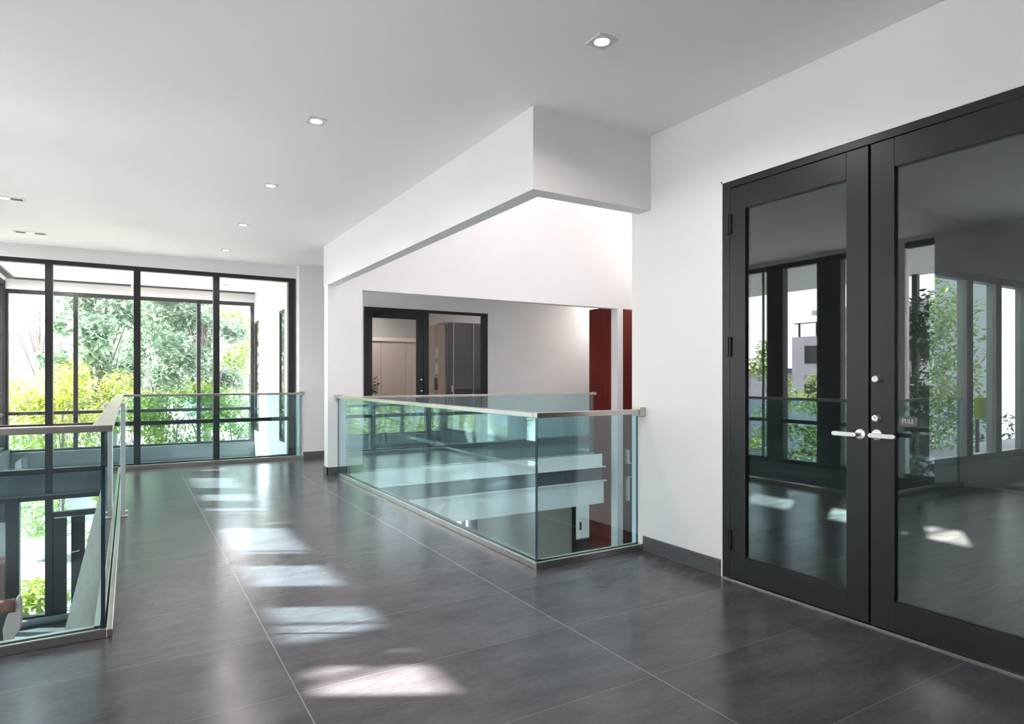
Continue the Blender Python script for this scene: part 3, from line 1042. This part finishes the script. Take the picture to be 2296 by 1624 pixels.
# armchair on the landing
ch = thing('armchair', 'brown leather armchair with greige arm side, cut by left edge of the picture', 'armchair', (-1.5, 9.4, -1.95))
MB().box(-1.80, -1.40, 9.10, 9.70, -1.70, -1.50).build('seat', M['leather'], ch, bevel=0.04, seg=4)
MB().box(-1.80, -1.42, 9.72, 9.86, -1.70, -1.30).build('backrest', M['leather'], ch, bevel=0.04, seg=4)
ar = MB()
ar.tube([(-1.62, 9.229999999999999, -1.390), (-1.267, 9.229999999999999, -1.370), (-1.121, 9.229999999999999, -1.376)], [0.084, 0.084, 0.081], 18)
ar.build('armrest', M['leather'], ch, smooth=True)
side = MB()
pr = [(-1.093, -1.264), (-1.073, -1.309), (-1.061, -1.517), (-1.081, -1.652), (-1.15, -1.771), (-1.203, -1.795), (-1.231, -1.743), (-1.239, -1.62), (-1.207, -1.489), (-1.142, -1.333)]
for yy, g_ in ((9.18, 1.0), (9.299999999999999, 1.0)):
    for (a, b_) in pr:
        side.v.append((a, yy, b_))
n_ = len(pr)
side.f.append(tuple(range(n_)))
side.mi.append(0)
side.f.append(tuple(reversed(range(n_, 2 * n_))))
side.mi.append(0)
for i in range(n_):
    j = (i + 1) % n_
    side.f.append((i, i + n_, j + n_, j))
    side.mi.append(0)
side.build('side_panel', M['cushion'], ch, bevel=0.012, seg=3)
MB().box(-1.60, -1.181, 9.26, 9.319999999999999, -1.78, -1.390).build('shade_panel', M['lampblack'], ch)  # black panel stands in for the shadow under the armrest
for x in (-1.76, -1.46):
    for y in (9.16, 9.64):
        MB().tube([(x, y, -1.95), (x, y, -1.70)], 0.018, 8).build('leg', M['lampblack'], ch)

# ------------------------------------------------------------------ ceiling downlights
def downlight(loc, label, twin=False, cz=CZ, watts=6, size=0.12):
    t = thing('ceiling_downlight', label, 'ceiling light', (loc[0], loc[1], cz))
    h = size / 2
    f_ = MB()
    R = 0.040
    N = 24
    k = len(f_.v)
    if not twin:
        ring = []
        for j in range(N):
            a = 2 * pi * j / N
            ring.append((R * cos(a), R * sin(a), -0.006))
        outer = []
        for j in range(N):
            a = 2 * pi * j / N
            m_ = max(abs(cos(a)), abs(sin(a)))
            outer.append((h * cos(a) / m_, h * sin(a) / m_, -0.006))
        top = [(x, y, 0.0) for (x, y, z) in outer]
        inn = [(x * 0.86, y * 0.86, 0.004) for (x, y, z) in ring]
        f_.v += ring + outer + top + inn
        for j in range(N):
            i = (j + 1) % N
            f_.f += [(j, i, N + i, N + j), (N + j, N + i, 2 * N + i, 2 * N + j), (3 * N + j, 3 * N + i, i, j)]
            f_.mi += [0, 0, 0]
        fo_ = f_.build('frame', M['lampframe'], None)
    else:
        lx = 0.16
        f_.box(-lx, lx, -h, -h + 0.02, -0.006, 0).box(-lx, lx, h - 0.02, h, -0.006, 0)
        f_.box(-lx, -lx + 0.02, -h + 0.02, h - 0.02, -0.006, 0).box(lx - 0.02, lx, -h + 0.02, h - 0.02, -0.006, 0)
        f_.box(-lx + 0.02, lx - 0.02, -h + 0.02, h - 0.02, -0.001, 0.0, 1)
        fo_ = f_.build('frame', [M['lampframe'], M['lampblack']], None)
    fo_.parent = t
    ln = MB().lathe([(0.0, -0.0045), (R * 0.75, -0.0038), (R * 0.9, -0.0015)], 24).build('lens', M['lens'], None, smooth=True)
    ln.parent = t
    if twin:
        ln.scale = (1.15, 1.0, 1.0)
    ld_ = bpy.data.lights.new('lamp', 'AREA')
    ld_.shape = 'DISK'
    ld_.size = 0.07
    ld_.energy = watts
    ld_.color = (1.0, 0.93, 0.87)
    ld_.spread = radians(150)
    lo_ = bpy.data.objects.new('lamp', ld_)
    COL.objects.link(lo_)
    lo_.parent = t
    lo_.location = (0, 0, -0.012)
    return t
downlight((2.08, 2.565), 'square white downlight nearest the camera, upper right of ceiling')
downlight((1.077, 4.353), 'square white downlight second nearest in the central row')
downlight((1.089, 6.028), 'square white downlight third nearest in the central row')
downlight((1.10, 7.736), 'square white downlight second farthest in the central row')
downlight((1.121, 9.40), 'square white downlight farthest away in the central row')
downlight((-1.03, 7.763), 'black recessed rectangular downlight nearer one at left edge above stair void', True)
downlight((-1.016, 9.472), 'black recessed rectangular downlight farther one above stair void', True)
downlight((-1.02, 12.0), 'recessed rectangular downlight in hall ceiling behind the left window panes', True)
downlight((1.45, 12.9), 'recessed rectangular downlight in hall ceiling beside the bright hall wall', True)
downlight((-0.95, 13.6), 'small round downlight close to the hall window slot', False)
# office lamp
downlight((4.0, 12.2), 'warm square downlight inside the office behind glass screen', False, CZ, 12)

# ------------------------------------------------------------------ outdoors
struct('ground', MB().box(-60, 60, 14.12, 90, GZ - 0.3, GZ - 0.02).box(-60, -1.97, -40, 14.12, GZ - 0.3, GZ - 0.02).box(8.1, 60, -40, 14.12, GZ - 0.3, GZ - 0.02), M['patio'])

def tree(loc, h, crown, label, lm, n=2600, leaf=0.16, trunk=0.11, clumps=16, seed=1, low=0.35, name='tree', lean=(0, 0), cat='tree', group=None, clump=0.42):
    rr = random.Random(seed)
    x, y, z = loc
    t = thing(name, label, cat, loc, group)
    tm = MB()
    top = Vector((x + lean[0], y + lean[1], z + h * 0.82))
    p0 = Vector((x, y, z - 0.05))
    mid = p0.lerp(top, 0.5) + Vector((rr.uniform(-.15, .15), rr.uniform(-.1, .1), 0)) * min(1, h / 4)
    tm.tube([p0, mid, top], [trunk, trunk * 0.75, trunk * 0.3], 8)
    fm = MB()
    for i in range(clumps):
        a = rr.uniform(0, 2 * pi)
        zz = low + (1 - low) * (i + 0.5) / clumps
        rad = crown * rr.uniform(0.25, 1.0) * sqrt(max(0.12, 1 - abs((zz - low) / (1 - low) - 0.4) ** 1.6 * 1.3))
        c_ = Vector((x + lean[0] * zz + cos(a) * rad, y + lean[1] * zz + sin(a) * rad, z + h * zz))
        s_ = p0.lerp(top, max(0.15, zz - 0.22))
        tm.tube([s_, s_.lerp(c_, 0.55) + Vector((0, 0, 0.1)), c_], [trunk * 0.22, trunk * 0.13, trunk * 0.04], 5)
        leaf_cluster(fm, c_, crown * clump * rr.uniform(0.8, 1.2), n // clumps, leaf, rr, 0.75)
    tm.build('trunk', M['bark'], t, smooth=True)
    fm.build('foliage', M[lm], t)
    return t
G = GZ - 0.02
# seen directly through the two window walls
tree((-0.5, 19.5, G), 8.6, 1.5, 'blue green broadleaf tree left of centre beyond hall window', 'leaf_blue', 9000, 0.24, 0.10, 26, 3, 0.42, clump=0.36)
tree((0.75, 21.5, G), 9.2, 1.7, 'bushy blue green tree centred beyond the hall window', 'leaf_blue', 9000, 0.22, 0.10, 26, 4, 0.40, clump=0.36)
tree((2.1, 20.0, G), 8.8, 1.25, 'tree with slim pale leaning trunk right of central window mullion', 'leaf_blue', 7000, 0.22, 0.13, 22, 7, 0.42, lean=(-0.5, 0), clump=0.38)
tree((-2.3, 23.5, G), 8.0, 1.3, 'thin sparse pinkish tree in front of the grey roof', 'leaf_pink', 1500, 0.15, 0.09, 20, 9, 0.45, clump=0.38)
for i, (x, y, h, cr, sd, lm, lb) in enumerate([
        (-2.6, 17.2, 4.9, 1.2, 11, 'leaf_yellow', 'yellow green shrub at far left beyond hall window'),
        (-1.3, 17.6, 4.8, 1.1, 12, 'leaf_yellow', 'yellow green shrub just right of the leftmost shrub'),
        (-0.1, 17.0, 4.6, 1.0, 13, 'leaf_yellow', 'yellow green shrub behind the left side glass rail'),
        (1.0, 17.3, 4.4, 1.0, 14, 'leaf_green', 'mid green shrub below central trees beyond hall window'),
        (2.1, 16.9, 4.3, 0.9, 15, 'leaf_green', 'mid green shrub at right end beyond hall window'),
        (-4.2, 18.3, 5.0, 1.3, 16, 'leaf_yellow', 'yellow green shrub behind dark corner window frame')]):
    tree((x, y, G), h, cr, lb, lm, 4200, 0.13, 0.04, 16, sd, 0.48 if x < -1 else 0.2, 'shrub', cat='shrub', clump=0.45)
tree((3.6, 23.5, G), 6.8, 1.6, 'green tree partly hidden by hall wall at right', 'leaf_green', 3000, 0.22, 0.12, 18, 17, 0.3)
tree((0.3, 25.5, G), 8.2, 2.0, 'pale pinkish tree standing behind the central blue green trees', 'leaf_pink', 2600, 0.2, 0.12, 20, 18, 0.3)

hs = thing('house', 'low house with grey mauve tiled roof beyond the left trees', 'house', (-7, 30, GZ))
MB().box(-12, -2.0, 28, 34, GZ, 1.0).build('wall', M['facade'], hs)
q = MB()
q.quad([(-12.5, 27.5, 0.9), (-1.5, 27.5, 0.9), (-1.5, 31, 3.0), (-12.5, 31, 3.0)])
q.quad([(-12.5, 34.5, 0.9), (-12.5, 31, 3.0), (-1.5, 31, 3.0), (-1.5, 34.5, 0.9)])
q.quad([(-12.5, 27.5, 0.9), (-12.5, 31, 3.0), (-12.5, 34.5, 0.9)])
q.quad([(-1.5, 27.5, 0.9), (-1.5, 34.5, 0.9), (-1.5, 31, 3.0)])
q.quad([(-12.5, 27.5, 0.9), (-12.5, 34.5, 0.9), (-1.5, 34.5, 0.9), (-1.5, 27.5, 0.9)])
q.build('roof', M['roof'], hs)

# garden chairs and planter on the patio
def plastic_chair(x, y, rz, label):
    t = thing('garden_chair', label, 'chair', (x, y, G), group='white plastic garden chairs')
    t.rotation_euler = (0, 0, rz)
    def part(mb, nm, **k):
        o = mb.build(nm, M['plastic'], None, **k)
        o.parent = t
        return o
    part(MB().box(-0.22, 0.22, -0.22, 0.22, 0.42, 0.45), 'seat', bevel=0.01)
    bk = MB()
    bk.box(-0.24, -0.19, 0.20, 0.24, 0.45, 0.85).box(0.19, 0.24, 0.20, 0.24, 0.45, 0.85).box(-0.24, 0.24, 0.20, 0.24, 0.80, 0.88).box(-0.24, 0.24, 0.20, 0.24, 0.55, 0.6)
    part(bk, 'backrest', bevel=0.01)
    for s in (-1, 1):
        part(MB().tube([(s * 0.25, 0.22, 0.66), (s * 0.27, 0, 0.67), (s * 0.25, -0.2, 0.64), (s * 0.24, -0.22, 0.45)], 0.02, 8), 'armrest', smooth=True)
        for yy in (-0.2, 0.2):
            part(MB().tube([(s * 0.2, yy, 0.43), (s * 0.25, yy * 1.2, 0)], [0.028, 0.02], 8), 'leg', smooth=True)
    return t
plastic_chair(-2.95, 22.6, 0.5, 'left one of two white plastic garden chairs on patio')
plastic_chair(-2.25, 22.9, -0.3, 'right one of two white plastic garden chairs on patio')
pl = thing('planter', 'white planter pot with bushy green plant on patio', 'planter', (-1.87, 19.9, G))
MB().lathe([(0.0, 0.0), (0.28, 0.0), (0.42, 0.35), (0.40, 0.62), (0.34, 0.62), (0.33, 0.5), (0.0, 0.5)], 24, (-1.87, 19.9, G)).build('pot', M['plastic'], pl, smooth=True)
fm = MB()
leaf_cluster(fm, (-1.87, 19.9, G + 1.05), 0.62, 700, 0.14, rnd, 1.0)
fm.build('foliage', M['leaf_green'], pl)
for i, (x, y, lb) in enumerate([(-1.45, 14.75, 'low yellow green plant by left door stile'), (-2.5, 14.9, 'low yellow green plant left of the other, outside lower glass'), (-0.35, 14.9, 'low yellow green plant behind open door leaf')]):
    fm = MB()
    leaf_cluster(fm, (x, y, G + 0.45), 0.42, 420, 0.24, rnd, 1.0)
    tag(fm.build('low_plant', M['leaf_yellow']), lb, 'plant')

# left side: what the glass reflects
for i, (x, y, h, cr, lm, sd, lb) in enumerate([
        (-8.6, 9.3, 5.1, 0.9, 'leaf_green', 31, 'green garden tree mirrored in left door pane, nearest the post'),
        (-9.0, 11.4, 5.6, 0.8, 'leaf_green', 32, 'round topped small garden tree outside the left windows'),
        (-9.2, 13.6, 5.2, 0.9, 'leaf_green', 33, 'bushy small garden tree outside the left windows'),
        (-7.9, 6.6, 6.2, 0.8, 'leaf_dark', 34, 'dark leafy tree outside left windows near solid wall'),
        (-4.4, 5.6, 5.9, 0.7, 'leaf_dark', 35, 'dark thin tree outside the narrow left window'),
        (-8.8, 15.8, 4.8, 0.9, 'leaf_green', 36, 'green tree outside the left hall window')]):
    tree((x, y, G), h, cr, lb, lm, 2300, 0.14, 0.05, 16, sd, 0.3, clump=0.42)
for i in range(5):
    tree((-4.6 - 0.3 * (i % 2), 7.6 + i * 1.75, G), 3.7, 0.62, 'bright green hedge bush outside left windows, %s from the front' % ['first', 'second', 'third', 'fourth', 'fifth'][i], 'leaf_yellow' if i % 2 else 'leaf_green', 2000, 0.12, 0.04, 14, 50 + i, 0.25, 'hedge_bush', cat='bush', clump=0.55)

ob = thing('office_building', 'pale multi storey building with roof terrace opposite left windows', 'building', (-26, 18, GZ))
MB().box(-34, -24, 6, 21.5, GZ, 3.4).build('wall', M['facade'], ob)
MB().box(-33, -25.5, 7, 20.5, 3.4, 4.6).build('penthouse', M['facade'], ob)
MB().box(-34.5, -25.0, 6.5, 21.0, 4.6, 4.85).build('roof_slab', M['facade'], ob)
for z in (-2.2, 0.0, 2.0):
    for y in (7.0, 9.5, 12.0, 14.5, 17.0, 19.4):
        MB().box(-24.0, -23.9, y, y + 1.3, z, z + 0.9).build('window', M['frame'], ob)
q = MB()
q.box(-24.15, -24.05, 6.1, 21.4, 4.1, 4.14)
for y in range(6, 22):
    q.box(-24.15, -24.05, y + 0.1, y + 0.16, 3.4, 4.1)
q.build('railing', M['frame'], ob)
lb_ = thing('low_building', 'low pale building further away beside the multi storey one', 'building', (-30, 30, GZ))
MB().box(-40, -28, 23, 40, GZ, 1.6).build('wall', M['facade'], lb_)
MB().box(-40.5, -27.6, 22.6, 40.5, 1.6, 1.8).build('roof_slab', M['roof'], lb_)

# trees outside the room beyond the door
for (x, y, h, cr, lm, sd, lb) in [(8.6, 6.0, 6.6, 1.1, 'leaf_dark', 61, 'dark leafy tree outside first window of the far room'),
                                  (10.3, 6.6, 6.4, 1.3, 'leaf_dark', 62, 'dark leafy tree outside second window of the far room'),
                                  (12.4, 6.4, 6.0, 1.3, 'leaf_green', 63, 'mid green tree outside third window of the far room'),
                                  (15.5, 7.5, 6.5, 1.6, 'leaf_dark', 64, 'dark leafy tree furthest right outside far room')]:
    tree((x, y, G), h, cr, lb, lm, 5200, 0.13, 0.06, 18, sd, 0.25, clump=0.5)
tag(MB().box(8.6, 24, 9.6, 9.9, GZ, 6.5).build('sky_block_wall', M['tealwall']), 'tall teal grey wall added behind the trees outside far room to dim the sky', 'wall')  # added to block the bright sky behind the far room windows
struct('floor_terrace', MB().box(7.05, 16, 3.61, 5.9, -0.3, 0.0), M['patio'])
lc = thing('lime_glow_box', 'lime green box added on terrace in place of a lime glow outside far room window', 'cabinet', (10.2, 4.3, 0))  # added box, stands in for a lime glow behind the window
MB().box(9.9, 10.3, 4.15, 4.21, 0.68, 0.98).build('body', M['lime'], lc, bevel=0.01)
MB().box(9.91, 10.09, 4.135, 4.148, 0.70, 0.96).build('door', M['lime'], lc, bevel=0.003)
MB().box(10.11, 10.29, 4.135, 4.148, 0.70, 0.96).build('door', M['lime'], lc, bevel=0.003)
for x in (9.92, 10.26):
    MB().box(x, x + 0.02, 4.16, 4.20, 0, 0.68).build('leg', M['lampblack'], lc)

# repeats carry a group
GROUPS = {'ceiling_downlight': 'recessed ceiling downlights', 'glass_balustrade': 'glass balustrades round the stair voids',
          'timber_panel': 'red timber panels beside the white post', 'tree': 'garden trees outside the windows',
          'shrub': 'shrubs outside the hall window', 'hedge_bush': 'hedge bushes outside the left windows',
          'steel_support_frame': 'steel frames on the left balustrade', 'low_plant': 'low plants outside the lower window',
          'paper_note': 'paper notes on the wardrobe', 'slab_fascia': 'ledged fascias across the stair well'}
for o_ in bpy.data.objects:
    k_ = o_.name.split('.')[0]
    if o_.parent is None and k_ in GROUPS and 'group' not in o_.keys():
        o_['group'] = GROUPS[k_]
